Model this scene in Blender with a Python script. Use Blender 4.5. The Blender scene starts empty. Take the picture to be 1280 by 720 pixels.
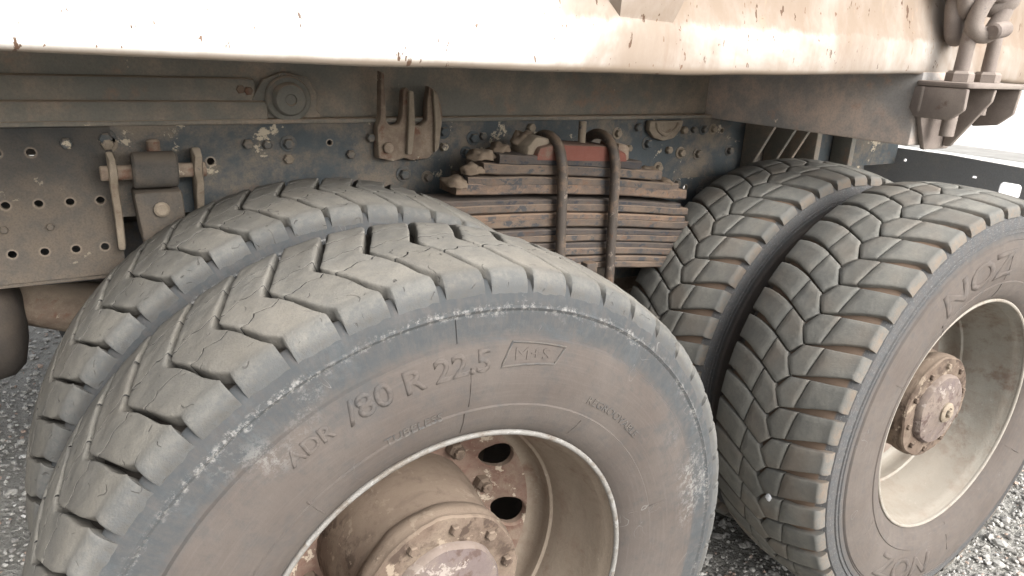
import bpy, bmesh, math, random
import numpy as np
from mathutils import Vector, Matrix
from mathutils.geometry import delaunay_2d_cdt
from mathutils import noise as mnoise
R = math.radians
random.seed(7)
scene = bpy.context.scene
col = scene.collection

# ------------------------------------------------------------------ camera
CP = Vector((-0.4081, -0.7677, 1.3283)); YAW, PIT, ROL, FPX = 0.5555, 0.3231, 0.0466, 898.4
F = Vector((math.sin(YAW)*math.cos(PIT), math.cos(YAW)*math.cos(PIT), -math.sin(PIT)))
Rt = Vector((math.cos(YAW), -math.sin(YAW), 0)); Up = Rt.cross(F)
r2 = Rt*math.cos(ROL)+Up*math.sin(ROL); u2 = -Rt*math.sin(ROL)+Up*math.cos(ROL)
cam = bpy.data.objects.new('camera', bpy.data.cameras.new('camera')); col.objects.link(cam)
M = Matrix((r2, u2, -F)).transposed().to_4x4(); M.translation = CP
cam.matrix_world = M
cam.data.sensor_width = 36; cam.data.lens = 36*FPX/1280; cam.data.clip_start = 0.02; cam.data.clip_end = 2000
scene.camera = cam

# ------------------------------------------------------------------ sky, sun, exposure
SUN_EL, SUN_AZ = R(34), R(165)         # azimuth measured from +y towards +x
world = bpy.data.worlds.new('World'); scene.world = world; world.use_nodes = True
wn = world.node_tree.nodes; wl = world.node_tree.links
bg = wn['Background']
sky = wn.new('ShaderNodeTexSky'); sky.sky_type = 'NISHITA'; sky.sun_disc = False
sky.sun_elevation = SUN_EL; sky.sun_rotation = SUN_AZ; sky.dust_density = 6; sky.air_density = 1.0; sky.ozone_density = 0.6
hs = wn.new('ShaderNodeHueSaturation'); hs.inputs['Saturation'].default_value = 0.22
wl.new(sky.outputs[0], hs.inputs['Color']); wl.new(hs.outputs[0], bg.inputs[0]); bg.inputs[1].default_value = 0.15
sl = bpy.data.lights.new('sun', 'SUN'); sl.energy = 1.4; sl.angle = R(45); sl.color = (1, .985, .96)
so = bpy.data.objects.new('sun', sl); col.objects.link(so)
sd = Vector((math.sin(SUN_AZ)*math.cos(SUN_EL), math.cos(SUN_AZ)*math.cos(SUN_EL), math.sin(SUN_EL)))
so.rotation_euler = sd.to_track_quat('Z', 'Y').to_euler(); so.location = (0, -3, 6)
vs = scene.view_settings; vs.view_transform = 'Standard'; vs.look = 'None'; vs.exposure = 1.1; vs.gamma = 1; vs.use_curve_mapping = False

# ------------------------------------------------------------------ node helpers
class NT:
    def __init__(s, name):
        s.m = bpy.data.materials.new(name); s.m.use_nodes = True
        s.n = s.m.node_tree.nodes; s.l = s.m.node_tree.links; s.b = s.n['Principled BSDF']
        s.tc = s.n.new('ShaderNodeTexCoord'); s.base = s.tc.outputs['Object']
    def per_object(s):
        oi = s.n.new('ShaderNodeObjectInfo'); v = s.n.new('ShaderNodeVectorMath'); v.operation = 'MULTIPLY_ADD'
        s.l.new(oi.outputs['Random'], v.inputs[0]); v.inputs[1].default_value = (37, 53, 71); s.l.new(s.tc.outputs['Object'], v.inputs[2])
        s.base = v.outputs[0]; s.rand = oi.outputs['Random']
    def val(s, x, inp):
        if hasattr(x, 'is_linked') or isinstance(x, bpy.types.NodeSocket): s.l.new(x, inp)
        else: inp.default_value = x
    def noise(s, scale, detail=5, rough=.6, vec=None, stretch=None, dist=0):
        t = s.n.new('ShaderNodeTexNoise'); t.inputs['Scale'].default_value = scale; t.inputs['Detail'].default_value = detail
        t.inputs['Roughness'].default_value = rough; t.inputs['Distortion'].default_value = dist
        v = vec or s.base
        if stretch:
            mp = s.n.new('ShaderNodeMapping'); mp.inputs['Scale'].default_value = stretch; s.l.new(v, mp.inputs[0]); v = mp.outputs[0]
        s.l.new(v, t.inputs['Vector']); return t.outputs['Fac']
    def vor(s, scale, feature='DISTANCE_TO_EDGE'):
        t = s.n.new('ShaderNodeTexVoronoi'); t.feature = feature; t.inputs['Scale'].default_value = scale
        s.l.new(s.base, t.inputs['Vector']); return t.outputs['Distance']
    def ramp(s, x, a, b, lo=0., hi=1.):
        t = s.n.new('ShaderNodeMapRange'); s.l.new(x, t.inputs[0]); t.inputs[1].default_value = a; t.inputs[2].default_value = b
        t.inputs[3].default_value = lo; t.inputs[4].default_value = hi; t.interpolation_type = 'SMOOTHSTEP'; return t.outputs[0]
    def math(s, op, a, b=0.0):
        t = s.n.new('ShaderNodeMath'); t.operation = op; s.val(a, t.inputs[0]); s.val(b, t.inputs[1]); return t.outputs[0]
    def mix(s, f, a, b):
        t = s.n.new('ShaderNodeMix'); t.data_type = 'RGBA'; s.val(f, t.inputs[0])
        for x, i in ((a, 6), (b, 7)):
            if isinstance(x, tuple): t.inputs[i].default_value = (*x, 1)
            else: s.l.new(x, t.inputs[i])
        return t.outputs[2]
    def sep(s, vec=None):
        t = s.n.new('ShaderNodeSeparateXYZ'); s.l.new(vec or s.tc.outputs['Object'], t.inputs[0]); return t.outputs
    def radius(s):
        x, y, z = s.sep(); return s.math('SQRT', s.math('ADD', s.math('MULTIPLY', x, x), s.math('MULTIPLY', z, z)))
    def polar(s, ka, kr):
        x, y, z = s.sep(); a = s.math('ARCTAN2', x, z); cb = s.n.new('ShaderNodeCombineXYZ')
        s.l.new(s.math('MULTIPLY', a, ka), cb.inputs[0]); s.l.new(s.math('MULTIPLY', s.radius(), kr), cb.inputs[1]); return cb.outputs[0]
    def attr(s, name):
        t = s.n.new('ShaderNodeAttribute'); t.attribute_name = name; return t.outputs['Fac']
    def up(s):                                    # how far a face looks up (dust settles there)
        g = s.n.new('ShaderNodeNewGeometry'); return s.sep(g.outputs['Normal'])[2]
    def bump(s, h, strength=.4, dist=.004, prev=None):
        t = s.n.new('ShaderNodeBump'); t.inputs['Strength'].default_value = strength; t.inputs['Distance'].default_value = dist
        s.l.new(h, t.inputs['Height'])
        if prev: s.l.new(prev, t.inputs['Normal'])
        return t.outputs[0]
    def out(s, color, rough=.85, normal=None, metal=0., spec=.3):
        s.val((*color, 1) if isinstance(color, tuple) else color, s.b.inputs['Base Color']); s.val(rough, s.b.inputs['Roughness'])
        s.b.inputs['Specular IOR Level'].default_value = spec; s.b.inputs['Metallic'].default_value = metal
        if normal: s.l.new(normal, s.b.inputs['Normal'])
        return s.m

def mat_tread(name, dust, rubber, brown, amount, crack=0.0, wall=None):
    t = NT(name); t.per_object()
    n1 = t.noise(14, 6, .65); n2 = t.noise(90, 5, .7); n3 = t.noise(420, 3, .6); n4 = t.noise(5, 3)
    r = t.radius()
    f = t.ramp(t.math('ADD', n1, t.math('MULTIPLY', n2, .5)), .55, .95, amount[0], amount[1])
    c = t.mix(f, rubber, dust)
    c = t.mix(t.ramp(n4, .45, .75, 0, .45), c, brown)
    c = t.mix(t.ramp(n3, .35, .65, 0, .18), c, rubber)
    side = t.ramp(r, .514, .530, .75, 0)          # packed mud low between rear blocks; wall paints groove shade on the front
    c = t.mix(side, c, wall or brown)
    y = t.sep()[1]
    edge = t.ramp(t.math('ABSOLUTE', y), .118, .146, 0, .85)   # rubber scrubbed clean at the shoulders
    c = t.mix(t.math('MULTIPLY', edge, t.ramp(t.math('ADD', t.math('MULTIPLY', n1, .5), t.math('MULTIPLY', n2, .5)), .36, .6, .25, 1)), c, rubber)
    hv = t.n.new('ShaderNodeHueSaturation'); t.l.new(c, hv.inputs['Color'])
    t.l.new(t.ramp(t.rand, 0, 1, .9, 1.08), hv.inputs['Value']); c = hv.outputs[0]
    c = t.mix(t.ramp(t.attr('sipe'), .0, .10, 0, .92), c, (.03, .03, .03))      # shade inside the sipes, painted in as near-black
    h = t.math('ADD', t.math('MULTIPLY', n2, .6), t.math('MULTIPLY', n3, .35))
    nb = t.bump(h, .55, .0035)
    if crack:
        v = t.ramp(t.math('ABSOLUTE', t.math('SUBTRACT', t.noise(30, 1, .4), .5)), .004, .012, 0, 1); msk = t.ramp(t.noise(46, 1), .60, .64)
        cr = t.math('MAXIMUM', v, t.math('SUBTRACT', 1, msk)); c = t.mix(t.math('MULTIPLY', t.math('SUBTRACT', 1, cr), .7), c, (.08, .075, .07))
        nb = t.bump(cr, crack, .002, nb)
    return t.out(c, .95, nb, spec=.15)

def mat_sidewall(name, dust, rubber, chalk, floor, kind):
    t = NT(name); r = t.radius(); y = t.sep()[1]
    n1 = t.noise(6, 5, .6); n2 = t.noise(45, 6, .7); n3 = t.noise(300, 4, .7); n4 = t.noise(16, 6, .75, dist=.6)
    rr = t.math('ADD', r, t.math('MULTIPLY', t.math('SUBTRACT', n4, .5), .03))
    c = t.mix(t.ramp(n1, .3, .7), dust, tuple(x*k for x, k in zip(dust, (.8, .77, .76))))
    c = t.mix(t.ramp(n2, .45, .75, 0, .4), c, rubber)
    rad_st = t.noise(1, 5, .7, vec=t.polar(70, 25)); ring_st = t.noise(1, 5, .7, vec=t.polar(5, 260))
    c = t.mix(t.ramp(ring_st, .45, .75, 0, .35), c, tuple(x*1.25 for x in dust)); c = t.mix(t.ramp(rad_st, .5, .75, 0, .3), c, tuple(x*.7 for x in dust))
    big = t.noise(4.5, 5, .7)
    if kind == 'front':
        clean = t.math('MAXIMUM', t.ramp(rr, .440, .466), t.math('MULTIPLY', t.ramp(big, .5, .68), t.ramp(r, .37, .42, 0, .8)))      # outer band rubbed down to bluish rubber
        c = t.mix(t.math('MULTIPLY', clean, t.ramp(t.math('ADD', t.math('MULTIPLY', n2, .5), t.math('MULTIPLY', rad_st, .5)), .3, .62, .45, .95)), c, rubber)
        c = t.mix(t.math('MULTIPLY', t.ramp(rr, .44, .47), t.ramp(n4, .5, .72, 0, .55)), c, tuple(x*1.5 for x in rubber))
        band = t.math('MULTIPLY', t.ramp(rr, .480, .487), t.ramp(rr, .491, .499, 1, 0))
        sc = t.math('MULTIPLY', band, t.math('MULTIPLY', t.ramp(t.noise(130, 5, .8), .49, .62), t.ramp(t.noise(7, 3), .32, .55, .2, 1)))
        c = t.mix(t.math('MULTIPLY', sc, .85), c, chalk)
        patch = t.math('MULTIPLY', t.ramp(t.noise(3.6, 3), .50, .62), t.ramp(t.noise(85, 6, .85), .47, .60))
        c = t.mix(t.math('MULTIPLY', t.math('MULTIPLY', patch, t.math('MULTIPLY', t.ramp(r, .40, .44), t.ramp(r, .47, .49, 1, .2))), .62), c, chalk)
    else:
        clean = t.math('MULTIPLY', t.ramp(rr, .445, .472), t.ramp(t.math('ADD', t.math('MULTIPLY', n2, .5), t.math('MULTIPLY', rad_st, .5)), .3, .62, .4, .95))
        c = t.mix(clean, c, rubber)
        sc = t.math('MULTIPLY', t.ramp(rr, .462, .472), t.ramp(t.noise(1, 5, .8, vec=t.polar(60, 420)), .54, .64))
        c = t.mix(t.math('MULTIPLY', sc, .6), c, chalk)
    scr = t.math('MULTIPLY', t.ramp(t.math('ABSOLUTE', t.math('SUBTRACT', t.noise(13, 2, .5, dist=1.2), .5)), .0015, .004, 1, 0), t.ramp(t.noise(9, 2), .56, .62))
    c = t.mix(t.math('MULTIPLY', scr, .45), c, chalk)
    fl = t.math('MULTIPLY', t.ramp(r, .5035, .506), t.ramp(t.math('ABSOLUTE', y), .131, .136, 1, 0))
    c = t.mix(fl, c, floor)
    nb = t.bump(t.math('ADD', t.math('MULTIPLY', n2, .5), t.math('MULTIPLY', n3, .3)), .5, .002)
    return t.out(c, t.ramp(n2, .3, .7, .75, .95), nb, spec=.2)

def mat_metal(name, paint, dust, rust, dust_amt=(.42, .62), rust_amt=(.6, .7), chip=None, chip_amt=(.66, .69), scale=1., rough=.8, streak=None, updust=.6, fade=None, stretch=None, sdir=(1, 1, .12)):
    t = NT(name); t.per_object()
    if stretch:
        mp = t.n.new('ShaderNodeMapping'); mp.inputs['Scale'].default_value = stretch; t.l.new(t.base, mp.inputs[0]); t.base = mp.outputs[0]
    n1 = t.noise(5*scale, 6, .65, dist=.3); n2 = t.noise(28*scale, 6, .7); n3 = t.noise(230*scale, 4, .65)
    nd = t.math('ADD', t.math('MULTIPLY', n1, .7), t.math('MULTIPLY', n2, .3))
    df = t.ramp(nd, *dust_amt)
    if fade:                                        # mud thrown up from below, up to a ragged line
        zz = t.math('ADD', t.sep()[2], t.math('MULTIPLY', t.math('SUBTRACT', n1, .5), .35)); df = t.math('MAXIMUM', t.math('MULTIPLY', df, .5), t.math('MULTIPLY', t.ramp(zz, fade[0], fade[1]), t.ramp(n2, .3, .6, .55, 1)))
    c = t.mix(df, paint, dust)
    if streak:
        c = t.mix(t.ramp(t.noise(26, 5, .7, stretch=sdir), .5, .66, 0, streak), c, rust)
    c = t.mix(t.ramp(t.math('ADD', t.math('MULTIPLY', t.noise(9*scale, 4), .6), t.math('MULTIPLY', n2, .4)), *rust_amt), c, rust)
    c = t.mix(t.ramp(n3, .4, .7, 0, .3), c, tuple(x*.6 for x in paint))
    if chip: c = t.mix(t.ramp(t.noise(11*scale, 7, .72, dist=.2), *chip_amt), c, chip)
    c = t.mix(t.math('MULTIPLY', t.ramp(t.up(), .3, .85), updust), c, tuple(x*1.35 for x in dust))
    c = t.mix(t.math('MULTIPLY', t.attr('dust'), .8), c, tuple(min(1, x*1.9) for x in dust))
    nb = t.bump(t.math('ADD', t.math('MULTIPLY', n2, .7), t.math('MULTIPLY', n3, .35)), .5, .003)
    return t.out(c, t.ramp(n2, .3, .7, rough-.12, min(1, rough+.12)), nb, spec=.3)

def mat_bed():
    t = NT('chipped_white_bed_paint')
    x, y, z = t.sep()
    n1 = t.noise(2.2, 6, .65, dist=.4); n2 = t.noise(11, 6, .62, stretch=(1, 1, .5)); n3 = t.noise(160, 4, .7)
    st = t.noise(18, 6, .7, stretch=(1, 1, .15))
    c = t.mix(t.ramp(n2, .45, .75, 0, .18), (.60, .59, .565), (.47, .43, .37))
    along = t.ramp(t.math('ADD', x, t.math('MULTIPLY', t.math('SUBTRACT', n1, .5), 1.0)), -.25, .55)      # mud splashed up by the rear wheels
    high = t.ramp(t.math('ADD', z, t.math('MULTIPLY', t.math('SUBTRACT', st, .5), .05)), 1.348, 1.385)
    mud = t.math('MULTIPLY', t.math('MAXIMUM', t.math('MULTIPLY', high, t.ramp(along, 0, 1, .25, 1)), t.math('MULTIPLY', t.ramp(along, .5, 1), t.ramp(n1, .3, .55, .45, .95))), t.ramp(n2, .25, .6, .78, 1))
    c = t.mix(mud, c, (.225, .175, .134)); c = t.mix(t.math('MULTIPLY', t.ramp(st, .5, .75, 0, .5), mud), c, (.19, .125, .085))
    low = t.ramp(t.math('ADD', z, t.math('MULTIPLY', st, .006)), 1.304, 1.316, .9, 0)
    c = t.mix(low, c, (.20, .155, .115))
    sp = t.math('MULTIPLY', t.ramp(t.noise(34, 4, .6, stretch=(1.5, 1, .6)), .655, .67), t.ramp(t.noise(6, 3), .34, .52))
    c = t.mix(sp, c, (.10, .06, .04))
    drip = t.math('MULTIPLY', t.ramp(t.noise(30, 5, .65, stretch=(1, 1, .22)), .62, .68), t.ramp(t.noise(3.5, 3), .45, .6))
    c = t.mix(t.math('MULTIPLY', drip, .7), c, (.30, .22, .15))
    sp2 = t.ramp(t.noise(120, 2, .5, stretch=(1, 1, .45)), .71, .73)
    c = t.mix(sp2, c, (.16, .10, .07))
    c = t.mix(t.math('MULTIPLY', t.ramp(t.noise(15, 6, .75, stretch=(2, 1, .5)), .60, .66), t.ramp(x, .75, 1.1)), c, (.30, .21, .15))
    nb = t.bump(t.math('ADD', n2, t.math('MULTIPLY', n3, .3)), .25, .002)
    return t.out(c, t.ramp(mud, 0, 1, .4, .9), nb, spec=.4)

def mat_ground():
    t = NT('grey_grit'); n1 = t.noise(1.2, 5); n2 = t.noise(30, 6, .75); n3 = t.noise(190, 4, .7); v = t.vor(75, 'F1')
    c = t.mix(t.ramp(n2, .3, .7), (.36, .35, .32), (.50, .485, .45))
    c = t.mix(t.ramp(n1, .4, .7, 0, .5), c, (.33, .315, .295)); c = t.mix(t.ramp(n3, .4, .7, 0, .4), c, (.24, .225, .2))
    return t.out(c, .95, t.bump(t.math('ADD', n2, t.math('ADD', n3, v)), .9, .012), spec=.15)
def mat_stone():
    t = NT('gravel_stone'); a = t.attr('tone')
    c = t.mix(t.ramp(a, 0, .75), (.32, .31, .295), (.52, .51, .48)); c = t.mix(t.ramp(a, .86, .9), c, (.45, .34, .28)); c = t.mix(t.ramp(a, .955, .965), c, (.68, .68, .66))
    c = t.mix(t.ramp(t.noise(120, 4), .4, .7, 0, .4), c, (.2, .18, .155))
    return t.out(c, .9, t.bump(t.noise(260, 4), .4, .002), spec=.25)
def mat_plain(name, a, b, scale=6, rough=.9):
    t = NT(name); n = t.noise(scale, 6, .65); return t.out(t.mix(t.ramp(n, .3, .7), a, b), rough, t.bump(t.noise(scale*25, 4), .4, .004), spec=.2)

MT = {}
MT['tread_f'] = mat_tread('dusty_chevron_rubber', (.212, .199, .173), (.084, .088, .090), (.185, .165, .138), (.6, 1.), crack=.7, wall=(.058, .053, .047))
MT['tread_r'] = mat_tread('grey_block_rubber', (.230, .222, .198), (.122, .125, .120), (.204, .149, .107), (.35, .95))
MT['side_f'] = mat_sidewall('scuffed_dusty_sidewall', (.098, .085, .076), (.052, .0575, .061), (.215, .21, .20), (.037, .032, .027), 'front')
MT['side_r'] = mat_sidewall('brown_dusty_sidewall', (.116, .100, .089), (.076, .079, .082), (.22, .22, .22), (.15, .108, .08), 'rear')
MT['letter'] = mat_plain('rubbed_raised_rubber', (0.075, 0.074, 0.074), (0.120, 0.105, 0.092), 60)
MT['rim_f'] = mat_metal('rusty_cream_rim', (.211, .173, .136), (.204, .167, .129), (.136, .085, .061), (.40, .6), (.52, .70), (.313, .286, .238), (.62, .70), 1.6, .7, streak=.3, sdir=(.5, .5, .5))
MT['rim_r'] = mat_metal('cream_rim', (0.242, 0.232, 0.202), (0.223, 0.195, 0.161), (0.155, 0.112, 0.087), (.45, .65), (.50, .66), (0.322, 0.310, 0.273), (.60, .68), 1.4, .6, streak=.35, sdir=(.5, .5, .5))
MT['hub'] = mat_metal('muddy_hub_steel', (.115, .082, .062), (.165, .128, .098), (.06, .042, .032), (.4, .58), (.52, .60), (.235, .19, .145), (.58, .62), 2.2, .88, streak=.85, sdir=(.6, 1.8, .6))
MT['cap'] = mat_metal('purplish_hub_cap', (.125, .098, .092), (.185, .15, .125), (.085, .058, .05), (.42, .62), (.50, .60), (.26, .225, .20), (.57, .61), 2.6, .85)
MT['tank'] = mat_metal('brown_black_tank', (.042, .036, .031), (.066, .053, .042), (.054, .036, .027), (.4, .62), (.55, .7), None, rough=.85)
MT['frame'] = mat_metal('dark_blue_frame_paint', (.065, .077, .084), (.192, .159, .125), (.125, .091, .072), (.43, .62), (.58, .72), (.423, .365, .278), (.605, .64), 1.2, .75)
MT['plate'] = mat_metal('brown_dusty_plate', (.043, .046, .047), (.126, .103, .081), (.081, .058, .043), (.36, .56), (.58, .72), (.212, .182, .141), (.63, .66), 1.2, .85, fade=(1.14, 1.0))
MT['sub'] = mat_metal('grimy_subframe', (.175, .169, .148), (.336, .267, .206), (.268, .185, .137), (.42, .68), (.56, .70), (.503, .420, .319), (.65, .69), 1, .85, updust=.9)
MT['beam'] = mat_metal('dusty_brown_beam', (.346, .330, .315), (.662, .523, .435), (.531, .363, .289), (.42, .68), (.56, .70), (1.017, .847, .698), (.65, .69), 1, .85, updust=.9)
MT['rust'] = mat_metal('rusty_bracket', (.166, .122, .092), (.282, .228, .175), (.156, .083, .058), (.42, .62), (.52, .64), (.408, .359, .282), (.61, .65), 2, .9)
MT['bracket'] = mat_metal('dusty_pink_steel', (.200, .166, .147), (.246, .210, .183), (.146, .103, .086), (.4, .6), (.6, .72), (.133, .116, .110), (.66, .7), 2, .75)
MT['leaf'] = mat_metal('rusty_leaf', (.068, .056, .049), (.131, .097, .072), (.113, .065, .042), (.38, .64), (.52, .68), (.045, .045, .047), (.53, .60), 3.2, .85, stretch=(.75, 1, 1))
MT['leaf_orange'] = mat_metal('orange_leaf', (.088, .067, .055), (.170, .117, .082), (.147, .078, .048), (.38, .64), (.52, .68), (.059, .054, .053), (.53, .60), 3.2, .85, stretch=(.75, 1, 1))
MT['leaf_dark'] = mat_metal('dark_leaf', (.043, .038, .037), (.083, .067, .056), (.071, .045, .033), (.38, .64), (.52, .68), (.029, .031, .036), (.53, .60), 3.2, .85, stretch=(.75, 1, 1))
MT['ubolt'] = mat_metal('worn_ubolt', (.061, .050, .042), (.138, .099, .071), (.089, .052, .034), (.48, .62), (.58, .66), (.178, .147, .121), (.60, .64), 3.5, .6)
MT['red'] = mat_metal('red_oxide_block', (.143, .054, .040), (.143, .112, .086), (.102, .046, .036), (.5, .66), (.58, .7), None, scale=2, rough=.85)
MT['dark'] = mat_metal('dark_grimy_steel', (0.084, 0.086, 0.090), (0.156, 0.132, 0.108), (0.120, 0.096, 0.072), (.45, .7), (.6, .72), None, rough=.85)
MT['tan'] = mat_metal('tan_caked_steel', (.203, .165, .124), (.270, .225, .173), (.150, .105, .075), (.4, .6), (.56, .66), (.098, .094, .090), (.6, .64), 3, .9)
MT['disc_f'] = mat_metal('rust_red_disc', (.162, .109, .085), (.228, .180, .138), (.142, .081, .062), (.46, .62), (.45, .6), (.380, .323, .257), (.57, .60), 2.2, .8)
MT['disc_r'] = mat_metal('brown_disc', (.20, .16, .135), (.24, .20, .16), (.15, .10, .08), (.42, .62), (.5, .65), (.33, .30, .26), (.60, .64), 2.2, .8)
MT['lip_f'] = mat_metal('worn_bright_lip', (.198, .190, .177), (.142, .123, .103), (.079, .056, .043), (.5, .62), (.6, .7), (.246, .242, .230), (.55, .6), 5, .5, updust=.1)
MT['lip_r'] = mat_metal('dusty_cream_lip', (.288, .264, .228), (.240, .208, .172), (.160, .120, .096), (.5, .62), (.6, .7), None, scale=5, rough=.6, updust=.1)
MT['tail'] = mat_metal('dusty_grey_tail_bar', (.285, .294, .304), (.418, .380, .342), (.285, .247, .209), (.45, .7), (.6, .72), None, rough=.8)
MT['mud'] = mat_plain('dried_mud', (.130, .097, .070), (.184, .146, .110), 40)
MT['bed'] = mat_bed()
MT['ground'] = mat_ground(); MT['stone'] = mat_stone()
MT['white_stone'] = mat_plain('white_stone', (.6, .61, .63), (.75, .75, .76), 200)
MT['concrete'] = mat_plain('pale_concrete', (.62, .61, .58), (.72, .71, .69), 1.5)
MT['strip'] = mat_plain('grey_drain_strip', (.30, .29, .27), (.38, .37, .35), 3)

# ------------------------------------------------------------------ mesh helpers
def mesh(name, V, Fc, smooth=38):
    m = bpy.data.meshes.new(name); m.from_pydata([tuple(v) for v in V], [], Fc); m.validate()
    bm = bmesh.new(); bm.from_mesh(m); bmesh.ops.recalc_face_normals(bm, faces=bm.faces); bm.to_mesh(m); bm.free()
    if smooth: m.shade_smooth(); m.set_sharp_from_angle(angle=R(smooth))
    return m
def ob(name, me, mat=None, parent=None, loc=None):
    o = bpy.data.objects.new(name, me); col.objects.link(o)
    if mat is not None and me is not None and not me.materials: me.materials.append(MT[mat])
    if parent is not None: o.parent = parent
    if loc: o.location = loc
    return o
class MB:
    def __init__(s): s.V = []; s.F = []
    def add(s, V, Fc):
        k = len(s.V); s.V += [tuple(v) for v in V]; s.F += [tuple(i+k for i in f) for f in Fc]; return s
    def box(s, x0, x1, y0, y1, z0, z1, bev=.003):
        bm = bmesh.new(); bmesh.ops.create_cube(bm, size=1)
        for v in bm.verts: v.co = Vector(((x0+x1)/2+v.co.x*(x1-x0), (y0+y1)/2+v.co.y*(y1-y0), (z0+z1)/2+v.co.z*(z1-z0)))
        if bev: bmesh.ops.bevel(bm, geom=bm.edges[:], offset=min(bev, abs(x1-x0)*.4, abs(y1-y0)*.4, abs(z1-z0)*.4), segments=2, affect='EDGES', profile=.5)
        return s.bm(bm)
    def bm(s, bm):
        bm.verts.index_update(); s.add([v.co[:] for v in bm.verts], [[v.index for v in f.verts] for f in bm.faces]); bm.free(); return s
    def prism(s, pts, a, b, axis='y', bev=.003):     # outline in the two other axes, from a to b
        def P(p, t): return {'y': (p[0], t, p[1]), 'x': (t, p[0], p[1]), 'z': (p[0], p[1], t)}[axis]
        bm = bmesh.new(); A = [bm.verts.new(P(p, a)) for p in pts]; B = [bm.verts.new(P(p, b)) for p in pts]; n = len(pts)
        bm.faces.new(A); bm.faces.new(B[::-1])
        for i in range(n): bm.faces.new((A[i], B[i], B[(i+1) % n], A[(i+1) % n]))
        bmesh.ops.recalc_face_normals(bm, faces=bm.faces)
        if bev: bmesh.ops.bevel(bm, geom=bm.edges[:], offset=bev, segments=2, affect='EDGES', profile=.5, clamp_overlap=True)
        return s.bm(bm)
    def tube(s, pts, rad, n=12, closed=False, flat=1.):
        pts = [Vector(p) for p in pts]; k = len(pts); prev = None; rings = []
        for i, p in enumerate(pts):
            a = pts[i-1] if (i or closed) else p; b = pts[(i+1) % k] if (i < k-1 or closed) else p
            d = (b-a).normalized()
            if prev is None: u = d.orthogonal().normalized()
            else: u = (prev-d*prev.dot(d)).normalized()
            prev = u; w = d.cross(u); rr = rad[i] if isinstance(rad, (list, tuple)) else rad
            rings.append([p+(u*math.cos(2*math.pi*j/n)*flat+w*math.sin(2*math.pi*j/n))*rr for j in range(n)])
        V = [v for r_ in rings for v in r_]; Fc = []
        for i in range(k if closed else k-1):
            for j in range(n):
                a, b = i*n, ((i+1) % k)*n; Fc.append((a+j, a+(j+1) % n, b+(j+1) % n, b+j))
        if not closed: Fc += [tuple(range(n))[::-1], tuple(range((k-1)*n, k*n))]
        return s.add(V, Fc)
    def cyl(s, p0, p1, r, n=20, bev=.15):
        p0, p1 = Vector(p0), Vector(p1); d = (p1-p0); l = d.length; e = min(r*bev, l*.3)/l
        return s.tube([p0, p0+d*e, p1-d*e, p1], [r*(1-bev), r, r, r*(1-bev)], n)
    def hexbolt(s, c, axis, r, h):
        c = Vector(c); a = Vector(axis).normalized(); u = a.orthogonal().normalized(); w = a.cross(u); V = []
        for t, k in ((0, 1), (h*.75, 1), (h, .8)):
            V += [c+a*t+(u*math.cos(i*math.pi/3+.3)+w*math.sin(i*math.pi/3+.3))*r*k for i in range(6)]
        Fc = [(12, 13, 14, 15, 16, 17)]
        for q in (0, 6):
            Fc += [(q+i, q+(i+1) % 6, q+6+(i+1) % 6, q+6+i) for i in range(6)]
        return s.add(V, Fc)
    def revolve(s, prof, n=96, closed=False):         # (r, y) turned about the y axis
        k = len(prof); V = []; Fc = []
        for i in range(n):
            a = 2*math.pi*i/n; V += [(r*math.sin(a), y, r*math.cos(a)) for r, y in prof]
        for i in range(n):
            for j in range(k if closed else k-1):
                a, b = i*k, ((i+1) % n)*k; j2 = (j+1) % k; Fc.append((a+j, a+j2, b+j2, b+j))
        return s.add(V, Fc)
    def build(s, name, mat, parent=None, smooth=35): return ob(name, mesh(name, s.V, s.F, smooth), mat, parent)
def jitter(o, amp, sc, seed=0):
    for v in o.data.vertices:
        q = v.co*sc+Vector((seed*3.1, seed*1.7, seed)); v.co += Vector((mnoise.noise(q), mnoise.noise(q+Vector((9, 2, 5))), mnoise.noise(q+Vector((4, 7, 1)))))*amp
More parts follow.
